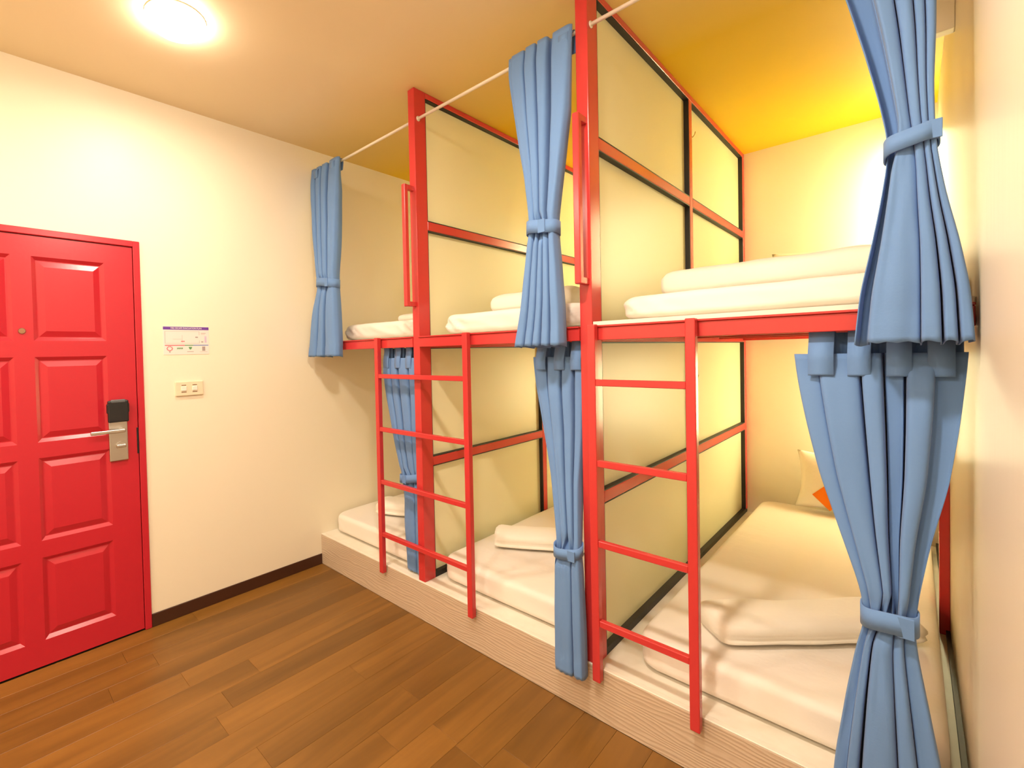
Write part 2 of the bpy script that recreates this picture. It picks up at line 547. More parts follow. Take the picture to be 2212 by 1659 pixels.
sw = empty('wall_switch', (0, -0.817, 1.25), label='cream double wall switch plate below the purple-headed notice', cat='switch')
sy0, sy1, sz0, sz1 = -0.890, -0.744, 1.212, 1.290
box('plate', M_CREAMPL, 0, 0.012, sy0, sy1, sz0, sz1, sw, 0.003, 2)
for cy_ in (-0.847, -0.790):
    box('rocker', M_WHITEPL, 0.011, 0.016, cy_-0.014, cy_+0.014, 1.239, 1.264, sw, 0.002)
    box('slot', M_BRASSD, 0.0115, 0.0125, cy_-0.012, cy_+0.012, 1.268, 1.272, sw)
    box('slot', M_BRASSD, 0.0115, 0.0125, cy_-0.013, cy_+0.013, 1.230, 1.234, sw)

# ------------------------------------------------------------------ ceiling lamps
def ceiling_lamp(x, y, label):
    t = empty('ceiling_light', (x, y, ZC), label=label, cat='lamp', group='ceiling lamps')
    bm = bmesh.new()
    add_lathe(bm, [(0.080, ZC), (0.112, ZC), (0.114, ZC-0.004), (0.108, ZC-0.009), (0.080, ZC-0.009)], (x, y))
    from_bm('trim_ring', bm, M_WHITEPL, t, True)
    bm = bmesh.new()
    add_lathe(bm, [(0.113, ZC-0.0092), (0.109, ZC-0.026), (0.090, ZC-0.042), (0.066, ZC-0.053), (0.035, ZC-0.058), (0.01, ZC-0.059)], (x, y))
    from_bm('diffuser', bm, M_LAMP, t, True)
    return t
ceiling_lamp(*LAMPS[0], 'glowing round lamp on the tan ceiling above the red door')
ceiling_lamp(*LAMPS[1], 'round ceiling lamp nearest the right wall, before the bunks')
ceiling_lamp(*LAMPS[2], 'round ceiling lamp near the front wall, on the door side')
ceiling_lamp(*LAMPS[3], 'round ceiling lamp near the front wall, on the right side')

# ------------------------------------------------------------------ bed platform
pf = empty('bed_platform', (XW/2, 0, 0), label='low white platform with a wood-grain front board under all three lower beds', cat='platform')
box('fascia_board', M_FASCIA, 0.001, XW-0.001, 0, 0.018, 0.0, ZP-0.006, pf, 0.001)
box('edge_lip', M_WHITE, 0.001, XW-0.001, 0.0, 0.022, ZP-0.006, ZP, pf, 0.0015)
box('platform_top', M_WHITE, 0.001, XW-0.001, 0.022, YB-0.001, ZP-0.03, ZP-0.0005, pf)
box('platform_core', M_WHITE, 0.001, XW-0.001, 0.018, YB-0.001, 0.0, ZP-0.03, pf)

# ------------------------------------------------------------------ partitions between the bays
RT = 0.046                     # width of a frame tube
def partition(xr, zm, label, name='bunk_partition'):
    xl = xr-0.048
    t = empty(name, ((xl+xr)/2, 0.05, ZP), label=label, cat='partition', group='red framed partitions')
    yf0, yf1 = 0.006, 0.088
    box('post', M_RED, xl, xr, yf0, yf1, ZP, ZC-0.001, t, 0.003, 2)
    ym0, ym1 = 1.172, 1.172+RT
    yb0, yb1 = YB-0.05, YB-0.002
    box('upright', M_RED, xl, xr, ym0, ym1, ZP+0.024, ZC-0.031, t, 0.002)
    box('upright', M_RED, xl, xr, yb0, yb1, ZP+0.024, ZC-0.031, t, 0.002)
    zr = [(ZP, ZP+0.024), (0.812, 0.812+RT), (ZB-0.005, ZB+RT), (zm-RT, zm), (ZC-0.031, ZC-0.001)]
    for i, (a, b) in enumerate(zr):
        if i == 0:
            box('base_rail', M_BLACK, xl+0.002, xr-0.002, yf1, yb1, a, b, t)
            continue
        if i == 4:
            box('rail', M_RED, xl, xr, yf1, yb1, a, b, t, 0.002)
            continue
        for y0, y1 in ((yf1, ym0), (ym1, yb0)):
            box('rail', M_RED, xl, xr, y0, y1, a, b, t, 0.002)
    px0, px1 = xr-0.038, xr-0.026
    g = 0.005
    for (a0, a1), (b0, b1) in zip(zr, zr[1:]):
        for y0, y1 in ((yf1, ym0), (ym1, yb0)):
            box('panel', M_PANEL, px0, px1, y0+0.001, y1-0.001, a1+0.001, b0-0.001, t)
            bm = bmesh.new()
            for xa, xb in ((px1, xr-0.0015), (xl+0.0015, px0)):
                add_box(bm, xa, xb, y0+0.0002, y1-0.0002, a1+0.0002, a1+g)
                add_box(bm, xa, xb, y0+0.0002, y1-0.0002, b0-g, b0-0.0002)
                add_box(bm, xa, xb, y0+0.0002, y0+g*0.6, a1+g, b0-g)
                add_box(bm, xa, xb, y1-g, y1-0.0002, a1+g, b0-g)
            from_bm('gasket', bm, M_BLACK, t)
    # U-shaped grab bar on the front of the post
    bm = bmesh.new()
    hx0 = xl+0.016 if xr > 1.5 else xl+0.008
    hx0, hx1 = hx0, hx0+0.025
    add_box(bm, hx0, hx1, -0.062, -0.036, 1.660, 2.290, 0.003)
    add_box(bm, hx0+0.0005, hx1-0.0005, -0.040, yf0+0.001, 1.661, 1.686, 0.002)
    add_box(bm, hx0+0.0005, hx1-0.0005, -0.040, yf0+0.001, 2.264, 2.289, 0.002)
    from_bm('grab_handle', bm, M_RED, t)
    return t
partition(X1, 2.116, 'red framed partition with cream panels left of the middle bay')
partition(X2, 2.235, 'red framed partition with cream panels between the middle and right bays')
# upright against the right wall in the lower right bay
wp = box('wall_post', M_RED, XW-0.030, XW, 1.172, 1.172+RT, ZP+0.001, ZB-0.008, None, 0.002)
prop(wp, 'red upright post against the right wall behind the lower right curtain', 'post')

# brass hooks on the right-hand partition
def hook(z, label):
    t = empty('coat_hook', (X2, 1.245, z), label=label, cat='hook')
    t.location = (X2-0.026, 1.245, z)
    bm = bmesh.new()
    bx = X2-0.026
    add_box(bm, bx, bx+0.003, 1.237, 1.253, z-0.012, z+0.020, 0.001)
    from_bm('hook_plate', bm, M_BRASS, t)
    bm = bmesh.new()
    add_tube(bm, [(bx+0.002, 1.245, z+0.004), (bx+0.010, 1.245, z-0.012), (bx+0.022, 1.245, z-0.018), (bx+0.032, 1.245, z-0.008), (bx+0.035, 1.245, z+0.008)], 0.0028)
    from_bm('hook_arm', bm, M_BRASS, t, True)
hook(2.60, 'small brass hook on the upper panel, near the ceiling')
hook(1.25, 'small brass hook on the lower panel, beside the right ladder')

# ------------------------------------------------------------------ upper bunk decks
def deck(x0, x1, label, zb=1.506):
    t = empty('bunk_deck', ((x0+x1)/2, 0, ZB), label=label, cat='bunk', group='upper bunk decks')
    bm = bmesh.new()
    add_box(bm, x0, x1, 0.0, 0.035, ZB, 1.498, 0.002)
    add_box(bm, x0, x1, -0.007, 0.050, 1.498, 1.505, 0.0015)
    from_bm('front_beam', bm, M_RED, t)
    box('deck_board', M_WHITE, x0+0.001, x1-0.001, 0.012 if zb > 1.51 else 0.06, YB-0.056, zb-0.0145, zb, t)
    for yy in (0.55, 1.10, 1.70):
        box('cross_rail', M_RED, x0+0.001, x1-0.001, yy, yy+0.03, ZB+0.012, zb-0.0196, t)
    box('back_rail', M_RED, x0+0.001, x1-0.001, YB-0.09, YB-0.056, ZB+0.004, zb-0.0146, t)
    box('underside_board', M_WOODUND, x0+0.001, x1-0.001, 0.062, YB-0.10, zb-0.0195, zb-0.0146, t)
    return t
deck(0.002, X1-0.049, 'red upper bunk deck of the left bay, against the left wall')
deck(X1+0.001, X2-0.049, 'red upper bunk deck of the middle bay')
deck(X2+0.001, XW-0.002, 'red upper bunk deck of the right bay, above the widest lower bed', 1.520)

# ------------------------------------------------------------------ ladders
def ladder(xa, xb, label):
    t = empty('bunk_ladder', ((xa+xb)/2, -0.02, 0.17), label=label, cat='ladder', group='red bunk ladders')
    y0, y1 = -0.036, -0.008
    for x_ in (xa, xb):
        bm = bmesh.new()
        add_box(bm, x_-0.015, x_+0.015, y0, y1, 0.168, 1.508, 0.003, 2)
        from_bm('stile', bm, M_RED, t)
    for z in (0.392, 0.692, 0.992, 1.292):
        box('rung', M_RED, xa+0.0145, xb-0.0145, y0+0.003, y1-0.003, z-0.012, z+0.012, t, 0.002)
    return t
ladder(0.690, 1.350, 'wide red ladder at the left, standing before the lower left curtain')
ladder(1.966, 2.298, 'narrow red ladder at the right, before the widest lower bed')

# ------------------------------------------------------------------ soft things
def mattress_mesh(x0, x1, y0, y1, z0, z1, seed, wr, rp=0.075, rv=0.028):
    # plan outline: rounded rectangle; then rings up the side, over the rounded edge and across the top
    out = []
    def seg(p, q, n):
        for i in range(n): out.append((p[0]+(q[0]-p[0])*i/n, p[1]+(q[1]-p[1])*i/n))
    def arc(cx, cy, a0, n=9):
        for i in range(n):
            a = a0+math.pi/2*i/n
            out.append((cx+rp*math.cos(a), cy+rp*math.sin(a)))
    seg((x0+rp, y0), (x1-rp, y0), 46); arc(x1-rp, y0+rp, -math.pi/2)
    seg((x1, y0+rp), (x1, y1-rp), 60); arc(x1-rp, y1-rp, 0)
    seg((x1-rp, y1), (x0+rp, y1), 30); arc(x0+rp, y1-rp, math.pi/2)
    seg((x0, y1-rp), (x0, y0+rp), 60); arc(x0+rp, y0+rp, math.pi)
    cx, cy = (x0+x1)/2, (y0+y1)/2
    hx, hy = (x1-x0)/2, (y1-y0)/2
    prof = [(0.050, z0), (0.030, z0+0.004), (0.010, z0+0.011), (0.001, z0+0.020)]
    for i in range(1, 6): prof.append((0.0, z0+0.020+(z1-rv-z0-0.020)*i/5))
    for i in range(1, 6):
        a = math.pi/2*i/5
        prof.append((rv*(1-math.cos(a)), z1-rv+rv*math.sin(a)))
    for ins in (0.05, 0.09, 0.15, 0.22, 0.30, 0.37): prof.append((ins, z1))
    bm = bmesh.new()
    rings = []
    for ins, z in prof:
        ring = []
        sx, sy = (hx-ins)/hx, (hy-ins)/hy
        f = (z-z0)/(z1-z0)
        for (px, py) in out:
            qx, qy = cx+(px-cx)*sx, cy+(py-cy)*sy
            n1 = noise.noise(Vector((px*4+seed*7.3, py*4, z*4)))
            n2 = noise.noise(Vector((qx*11+seed*3.1, qy*11, z*6)))
            side = math.sin(math.pi*min(1, max(0, f)))
            # pulled wrinkles of the sheet, mostly at the corners and on the upper bunks
            corner = math.exp(-((abs(px-cx)-hx+0.06)/0.10)**2)*math.exp(-((py-y0)/0.14)**2)
            wv = math.sin((px+0.6*py)*70+z*95+seed*2+4*n1)
            wv2 = math.sin(px*26+z*60+seed+5*noise.noise(Vector((px*3, z*8, seed))))
            off = wr*(corner*1.0*max(0, wv)+0.45*max(0, wv2)*(0.5+n1))*side + 0.003*n1*side
            d = Vector((px-cx, py-cy)).normalized() if ins < 0.1 else Vector((0, 0))
            nx = -1 if px < x0+rp*0.3 else (1 if px > x1-rp*0.3 else 0)
            ny = -1 if py < y0+rp*0.3 else (1 if py > y1-rp*0.3 else 0)
            top = max(0.0, (f-0.75)/0.25)
            ring.append(bm.verts.new((qx+nx*off, qy+ny*off, z+top*(0.0035*noise.noise(Vector((qx*3.5+seed, qy*3.5, 1)))+0.0015*n2))))
        rings.append(ring)
    N = len(out)
    for a, b in zip(rings, rings[1:]):
        for k in range(N):
            j = (k+1) % N
            bm.faces.new((a[k], a[j], b[j], b[k]))
    bm.faces.new(rings[0][::-1])
    bm.faces.new(rings[-1])
    return bm

G_M = 'white mattresses'
MZ = ZP+0.004
def mattress(x0, x1, y0, y1, z0, z1, seed, label, wr=0.0):
    return from_bm('mattress', mattress_mesh(x0, x1, y0, y1, z0, z1, seed, wr), M_SHEET, None, True, label=label, cat='mattress', group=G_M)
mattress(0.035, 0.925, 0.085, 2.31, MZ, MZ+0.125, 1, 'white mattress on the platform in the lower left bay', 0.004)
mattress(1.045, 1.885, 0.095, 2.31, MZ, MZ+0.125, 2, 'white mattress on the platform in the lower middle bay', 0.004)
mattress(2.060, 2.855, 0.100, 2.30, MZ, MZ+0.130, 3, 'wide white mattress on the platform in the lower right bay', 0.004)
DZT = 1.521
DZL = 1.507
mattress(0.190, 0.920, 0.085, 2.28, DZL, DZT+0.088, 4, 'white mattress on the upper left bunk', 0.016)
mattress(1.095, 1.880, 0.085, 2.28, DZL, DZT+0.090, 5, 'white mattress on the upper middle bunk', 0.018)
mattress(2.020, 2.855, 0.085, 2.28, DZT, DZT+0.090, 6, 'white mattress on the upper right bunk', 0.010)

def blanket(x0, x1, yc, z0, wy, hz, seed, label, rot=0.0, lobes=True):
    # folded blanket: rounded section with the fold line at the front, run along X
    bm = bmesh.new()
    sec = []
    N = 40
    for i in range(N):
        a = 2*math.pi*i/N
        ca, sa = math.cos(a), math.sin(a)
        e = 0.62
        y = math.copysign(abs(ca)**e, ca)*wy/2
        z = math.copysign(abs(sa)**e, sa)*hz/2+hz/2
        if lobes and ca < -0.2:
            crease = math.exp(-((z-hz*0.30)/(hz*0.07))**2)
            y += crease*0.013
            if z < hz*0.28: y -= 0.006
        sec.append((y, z))
    K = 44
    rings = []
    L = x1-x0
    for k in range(K+1):
        t = k/K
        s = L*t
        ed = min(s, L-s)
        rr = 0.045
        sc = 1.0 if ed >= rr else 0.55+0.45*math.sqrt(max(0, 1-((rr-ed)/rr)**2))
        ring = []
        for (y, z) in sec:
            nz = noise.noise(Vector((s*6+seed*5, y*9, z*9)))
            n2 = noise.noise(Vector((s*17+seed*2, y*20, z*20)))
            yy = y*(0.86+0.14*sc)*(1+0.05*noise.noise(Vector((s*3, seed, 0))))
            zz = hz/2+(z-hz/2)*sc if z > hz/2 else z+(1-sc)*0.3*(hz/2-z)
            zz = max(0.0, zz+nz*0.007*(z/hz)+n2*0.003*(z/hz))
            ring.append(bm.verts.new((s-L/2+n2*0.002, yy+nz*0.006, zz)))
        rings.append(ring)
    for a, b in zip(rings, rings[1:]):
        for i in range(N):
            j = (i+1) % N
            bm.faces.new((a[i], a[j], b[j], b[i]))
    bm.faces.new(rings[0][::-1])
    bm.faces.new(rings[-1])
    o = from_bm('folded_blanket', bm, M_TOWEL, None, True, label=label, cat='blanket', group='folded white blankets')
    o.location = ((x0+x1)/2, yc, z0)
    o.rotation_euler = (0, 0, rot)
    return o
ML = MZ+0.128
blanket(0.222, 0.90, 0.47, ML+0.004, 0.17, 0.092, 1, 'white folded blanket on the lower left mattress, behind the wide ladder', 0.5)
blanket(1.108, 1.828, 0.604, ML+0.004, 0.17, 0.092, 2, 'white folded blanket on the lower middle mattress', 0.58)
blanket(2.16, 2.86, 0.520, ML+0.008, 0.20, 0.092, 3, 'white folded blanket on the lower right mattress, nearest the camera', 0.79)
blanket(0.50, 0.90, 0.42, DZT+0.094, 0.24, 0.055, 4, 'low white folded blanket on the upper left bunk', 0.05, False)
blanket(1.235, 1.70, 0.44, DZT+0.095, 0.26, 0.105, 5, 'white folded blanket on the upper middle bunk, behind its curtain', 0.0, False)
blanket(2.092, 2.83, 0.44, DZT+0.095, 0.27, 0.110, 6, 'long white rolled blanket on the upper right bunk', 0.0, False)

def pillow(cx, cy, cz, wx, hz, th, tilt, seed, label, yaw=0.0, patch=False):
    bm = bmesh.new()
    n = 22
    grid = {}
    for side in (1, -1):
        for i in range(n+1):
            for j in range(n+1):
                u, v = i/n*2-1, j/n*2-1
                edge = (i in (0, n)) or (j in (0, n))
                if side == -1 and edge:
                    grid[(side, i, j)] = grid[(1, i, j)]
                    continue
                t = th/2*(max(0, 1-u*u)**0.42)*(max(0, 1-v*v)**0.42)
                pin = 1-0.10*(1-abs(v)**2.0)*abs(u)**3 if True else 1
                pin2 = 1-0.10*(1-abs(u)**2.0)*abs(v)**3
                nz = noise.noise(Vector((u*2.2+seed, v*2.2, side)))
                grid[(side, i, j)] = bm.verts.new((u*wx/2*pin, -side*(t+nz*0.006*(t > 0)), v*hz/2*pin2))
    for side in (1, -1):
        for i in range(n):
            for j in range(n):
                q = (grid[(side, i, j)], grid[(side, i+1, j)], grid[(side, i+1, j+1)], grid[(side, i, j+1)])
                bm.faces.new(q if side == 1 else q[::-1])
    o = from_bm('pillow', bm, M_TOWEL, None, True, label=label, cat='pillow', group='white pillows')
    o.rotation_euler = (tilt, 0, yaw)
    o.location = (cx, cy, cz)
    if patch:
        bm = bmesh.new()
        pn = 8
        vs = {}
        c0, s0 = math.cos(math.pi/4), math.sin(math.pi/4)
        R0 = patch[2]
        for i in range(pn+1):
            for j in range(pn+1):
                a, b = (i/pn*2-1)*R0*0.707, (j/pn*2-1)*R0*0.707
                X, Z = patch[0]+a*c0-b*s0, patch[1]+a*s0+b*c0
                u, v = X/(wx/2), Z/(hz/2)
                t = th/2*(max(0, 1-u*u)**0.42)*(max(0, 1-v*v)**0.42)
                nz = noise.noise(Vector((u*2.2+seed, v*2.2, 1)))
                vs[i, j] = bm.verts.new((X, -(t+nz*0.006)-0.0035, Z))
        for i in range(pn):
            for j in range(pn):
                bm.faces.new((vs[i, j], vs[i+1, j], vs[i+1, j+1], vs[i, j+1]))
        me = bpy.data.meshes.new('patch')
        bm.to_mesh(me)
        bm.free()
        me.materials.append(M_ORANGE)
        p = bpy.data.objects.new('patch', me)
        COL.objects.link(p)
        p.parent = o
        p['label'] = 'orange diamond shaped patch'
        md = p.modifiers.new('thick', 'SOLIDIFY')
        md.thickness = 0.003
    return o
pillow(2.50, 2.232, ML+0.202, 0.49, 0.37, 0.14, -0.30, 1, 'white pillow with an orange diamond patch, leaning on the back wall', patch=(-0.070, -0.098, 0.085))
pillow(2.39, 2.215, DZT+0.305, 0.52, 0.43, 0.13, -0.26, 2, 'white pillow leaning on the back wall of the upper right bunk')
pillow(1.42, 1.38, DZT+0.215, 0.50, 0.36, 0.16, -1.10, 3, 'white pillow lying on the upper middle bunk, behind the blanket')

# ------------------------------------------------------------------ curtain rods
def rod(x0, x1, label, z=2.640, y=0.032, r=0.0075):
    bm = bmesh.new()
    add_cyl(bm, (x0, y, z), (x1, y, z), r, 14)
    for xx, d in ((x0, 0.004), (x1, -0.004)):
        add_cyl(bm, (xx, y, z), (xx+d, y, z), 0.013, 14)
    for f in bm.faces: f.smooth = True
    o = from_bm('curtain_rod', bm, M_ROD, None, label=label, cat='curtain rod', group='curtain rods')
    return o
rod(0.0005, X1-0.0485, 'white curtain rod across the top of the left bay')
rod(X1+0.0005, X2-0.0485, 'white curtain rod across the top of the middle bay')
rod(X2+0.0005, XW-0.0005, 'white curtain rod across the top of the right bay')
rod(0.0005, X1-0.0485, 'white curtain rod under the left bunk deck, behind the red beam', 1.464, 0.058, 0.006)
rod(X1+0.0005, X2-0.0485, 'white curtain rod under the middle bunk deck, behind the red beam', 1.464, 0.058, 0.006)
rod(X2+0.0005, XW-0.0005, 'white curtain rod under the right bunk deck, behind the red beam', 1.464, 0.058, 0.006)

# ------------------------------------------------------------------ curtains
def spline(P, t):
    n = len(P)-1
    s = min(max(t, 0), 0.999999)*n
    i = int(s)
    f = s-i
    p = [P[max(i-1, 0)], P[i], P[min(i+1, n)], P[min(i+2, n)]]
    r = []
    for a in range(2):
        p0, p1, p2, p3 = p[0][a], p[1][a], p[2][a], p[3][a]
        r.append(0.5*(2*p1+(p2-p0)*f+(2*p0-5*p1+4*p2-p3)*f*f+(3*p1-p0-3*p2+p3)*f**3))
    return r

def pleats(widths, depth=None, gaps=None, seed=0):
    # each pleat: narrow valley, then a broad rounded front; u in 0..1, d in -1 (back) .. 1 (front)
    rg = random.Random(seed)
    tot = sum(widths)
    P = []
    u = 0.0
    for k, wd_ in enumerate(widths):
        wv = wd_/tot
        h = 1.0 if depth is None else depth[k]
        g = (0.16+0.10*rg.random()) if gaps is None else gaps[k]
        P.append((u+0.01*wv, -0.95+0.2*rg.random()))
        P.append((u+g*0.75*wv, -0.95))
        P.append((u+g*0.85*wv, h*0.35-0.1))
        P.append((u+(g+0.04)*wv, h*0.90))
        P.append((u+(g+0.30)*wv, h))
        P.append((u+0.88*wv, h*0.90))
        P.append((u+0.99*wv, h*0.40))
        u += wv
    P = [(0.03, -0.7), (0.0, 0.0)] + P[2:]
    P.append((1.0, -0.1))
    P.append((0.97, -0.8))
    return P

def interp_rings(rings, z):
    for a, b in zip(rings, rings[1:]):
        if b[0] <= z <= a[0]:
            t = (a[0]-z)/(a[0]-b[0])
            return [a[i]+(b[i]-a[i])*t for i in range(len(a))]
    return list(rings[0] if z > rings[0][0] else rings[-1])

def curtain(label, group, rings, top, bot, zb, belt, seed, tabs=(), SEG=220, ROWS=72):
    """rings: (z, x_left, x_right, y_centre, half depth). top/bot: pleat profiles above / below the tie."""
    cz = belt[0]
    t = empty('curtain', (0.5*(rings[0][1]+rings[0][2]), rings[0][3], rings[0][0]), label=label, cat='curtain', group=group)
    ztop = rings[0][0]
    zs = []
    for i in range(ROWS+1):
        zs.append(ztop+(zb-ztop)*i/ROWS)
    def smooth_ring(z):
        h = 0.03
        A = [interp_rings(rings, min(max(z+d, rings[-1][0]), ztop)) for d in (-h, 0, h)]
        return [(A[0][i]+2*A[1][i]+A[2][i])/4 for i in range(5)]
    bm = bmesh.new()
    grid = []
    for z in zs:
        _, xl, xr, yc, D = smooth_ring(z)
        mix = min(max((cz-z)/0.06*0.5+0.5, 0), 1)
        row_ = []
        for k in range(SEG+1):
            tt = k/SEG
            a = spline(top, tt)
            b = spline(bot, tt)
            u = a[0]*(1-mix)+b[0]*mix
            d = a[1]*(1-mix)+b[1]*mix
            n1 = noise.noise(Vector((u*5+seed*11, z*2.2, seed)))
            n2 = noise.noise(Vector((u*9+seed*5, z*7.0, seed+4)))
            x_ = xl+(xr-xl)*min(max(u, -0.01), 1.01)
            y_ = yc-D*d+(n1*0.16+n2*0.07)*D
            if z < zb+0.058: y_ -= 0.0018          # turned-up hem
            zz = z
            if z == zs[-1]:
                zz += 0.002*math.sin(u*37+seed)+0.004*d
            row_.append(bm.verts.new((x_, y_, zz)))
        grid.append(row_)
    for a, b in zip(grid, grid[1:]):
        for k in range(SEG):
            bm.faces.new((a[k], b[k], b[k+1], a[k+1]))
    cl = from_bm('cloth', bm, M_BLUE, t, True)
    md = cl.modifiers.new('thick', 'SOLIDIFY')
    md.thickness = 0.0022
    md.offset = 0
    # sewn hem line: a slightly proud second layer at the bottom
    # tie-back band
    _, xl, xr, yc, D = interp_rings(rings, cz)
    xc, rx = (xl+xr)/2, (xr-xl)/2+0.004
    ry = D*1.12+0.006
    hb, slope = belt[1], belt[2]
    bm = bmesh.new()
    N = 56
    lo_, hi_ = [], []
    for k in range(N):
        a = 2*math.pi*k/N
        ca, sa = math.cos(a), math.sin(a)
        x_ = xc+rx*math.copysign(abs(ca)**0.75, ca)
        y_ = yc+ry*math.copysign(abs(sa)**0.75, sa)
        zc_ = cz+slope*(x_-xc)+belt[3]*(-sa)
        wob = 0.002*math.sin(3*a+seed)
        lo_.append(bm.verts.new((x_, y_-0.001, zc_-hb/2+wob)))
        hi_.append(bm.verts.new((x_, y_+0.001, zc_+hb/2+wob)))
    for k in range(N):
        j = (k+1) % N
        bm.faces.new((lo_[k], lo_[j], hi_[j], hi_[k]))
    tb = from_bm('tie_band', bm, M_BLUE, t, True)
    md = tb.modifiers.new('thick', 'SOLIDIFY')
    md.thickness = 0.004
    md.offset = 1
    # overlapping end of the band, on the front
    fx = xc+rx*belt[4]
    bm = bmesh.new()
    z_ = cz+slope*(fx-xc)+belt[3]
    wf = min(0.03, rx*0.7)
    yy = yc-ry*(max(0.05, 1-abs(belt[4])**2.6))**0.38-0.0055
    add_box(bm, fx-wf/2, fx+wf/2, yy-0.0015, yy+0.004, z_-hb/2-0.002, z_+hb/2-0.001, 0.001)
    from_bm('band_end', bm, M_BLUE, t)
    # tabs: folded loops going over the rod, square end sewn on the front
    for (xt, wt, zt, ht, ztop_, yf, yr) in tabs:
        bm = bmesh.new()
        prof = [(yf, zt), (yf-0.002, zt+ht*0.5), (yf, zt+ht), (yf+(yr-yf)*0.45, zt+ht+(ztop_-zt-ht)*0.55), (yr-0.013, ztop_-0.002), (yr, ztop_+0.013), (yr+0.013, ztop_-0.002), (yr+0.012, zt+ht*0.8), (yr+0.008, zt+ht*0.2)]
        # finer curve
        cur = []
        for i in range(33):
            s = i/32
            cur.append(spline(prof, s))
        A = [bm.verts.new((xt-wt/2, y_, z_)) for y_, z_ in cur]
        B = [bm.verts.new((xt+wt/2, y_, z_)) for y_, z_ in cur]
        for i in range(len(cur)-1):
            bm.faces.new((A[i], B[i], B[i+1], A[i+1]))
        tb = from_bm('tab', bm, M_BLUE, t, True)
        md = tb.modifiers.new('thick', 'SOLIDIFY')
        md.thickness = 0.003
        md.offset = 0
    return t

GU, GL = 'blue tied curtains of the upper bunks', 'blue tied curtains of the lower bunks'
# upper left
curtain('blue tied curtain at the left wall, upper bunk', GU,
    [(2.648, 0.012, 0.335, 0.000, 0.014), (2.55, 0.012, 0.330, -0.004, 0.024), (2.44, 0.042, 0.345, -0.014, 0.032), (2.16, 0.095, 0.352, -0.034, 0.036),
     (1.90, 0.150, 0.345, -0.052, 0.032), (1.84, 0.150, 0.345, -0.052, 0.032), (1.71, 0.096, 0.360, -0.058, 0.036), (1.40, 0.024, 0.368, -0.058, 0.036)],
    pleats([0.8, 0.8, 0.9, 1.6]), pleats([1.3, 0.9, 1.8]), 1.408, (1.868, 0.050, -0.12, 0.006, 0.45), 1,
    tabs=[(0.285, 0.045, 2.575, 0.05, 2.641, -0.022, 0.032), (0.10, 0.045, 2.575, 0.05, 2.641, -0.026, 0.032)])
# upper middle
curtain('blue tied curtain hanging before the middle upper bunk', GU,
    [(2.655, 1.605, 1.896, 0.000, 0.014), (2.58, 1.603, 1.893, -0.004, 0.024), (2.33, 1.652, 1.890, -0.024, 0.036), (2.11, 1.700, 1.868, -0.040, 0.036),
     (1.92, 1.728, 1.846, -0.052, 0.032), (1.87, 1.728, 1.846, -0.052, 0.032), (1.59, 1.690, 1.868, -0.060, 0.038), (1.42, 1.656, 1.874, -0.062, 0.040)],
    pleats([1.3, 0.9, 0.9, 1.6], [0.7, 1, 1, 0.9]), pleats([1.2, 0.9, 0.8, 0.9, 1.1]), 1.430, (1.893, 0.050, -0.10, 0.004, 0.30), 2,
    tabs=[(1.868, 0.040, 2.555, 0.07, 2.641, -0.018, 0.032)])
# upper right
curtain('large blue tied curtain by the right wall, upper bunk', GU,
    [(2.655, 2.590, 2.830, 0.000, 0.014), (2.50, 2.630, 2.832, 0.000, 0.028), (2.29, 2.678, 2.830, -0.010, 0.038), (2.16, 2.706, 2.829, -0.018, 0.040),
     (2.03, 2.731, 2.825, -0.030, 0.040), (1.92, 2.748, 2.826, -0.044, 0.032), (1.86, 2.748, 2.830, -0.046, 0.032), (1.75, 2.734, 2.844, -0.056, 0.038),
     (1.65, 2.718, 2.862, -0.060, 0.042), (1.54, 2.698, 2.878, -0.064, 0.044), (1.40, 2.686, 2.886, -0.064, 0.044)],
    pleats([1.5, 1.1, 1.1, 0.7, 0.7], [-0.85, 1, 1, 0.9, 0.8], [0.0, 0.04, 0.12, 0.16, 0.16]),
    pleats([0.60, 2.4, 0.85, 0.65, 0.65], [-0.85, 0.9, 1, 0.95, 0.9], [0.0, 0.02, 0.05, 0.22, 0.22]), 1.412, (1.892, 0.042, 0.22, 0.006, 0.80), 3,
    tabs=[(2.66, 0.045, 2.57, 0.05, 2.641, -0.018, 0.032), (2.77, 0.045, 2.57, 0.05, 2.641, -0.018, 0.032)])
# lower left
low_left = curtain('blue tied curtain behind the wide ladder, lower bunk', GL,
    [(1.392, 0.640, 0.930, 0.062, 0.016), (1.32, 0.640, 0.934, 0.062, 0.028), (1.16, 0.672, 0.940, 0.062, 0.032), (0.91, 0.742, 0.940, 0.062, 0.032),
     (0.75, 0.785, 0.943, 0.060, 0.024), (0.70, 0.785, 0.943, 0.060, 0.024), (0.60, 0.800, 0.944, 0.060, 0.024), (0.45, 0.798, 0.946, 0.058, 0.024), (0.20, 0.822, 0.948, 0.054, 0.018)],
    pleats([1.0, 0.8, 1.2, 0.9]), pleats([2.2, 1.0]), 0.212, (0.725, 0.045, 0.16, 0.0, -0.3), 4,
    tabs=[(0.69, 0.045, 1.335, 0.05, 1.464, 0.038, 0.058), (0.79, 0.045, 1.335, 0.05, 1.464, 0.038, 0.058), (0.88, 0.045, 1.335, 0.05, 1.464, 0.038, 0.058)])
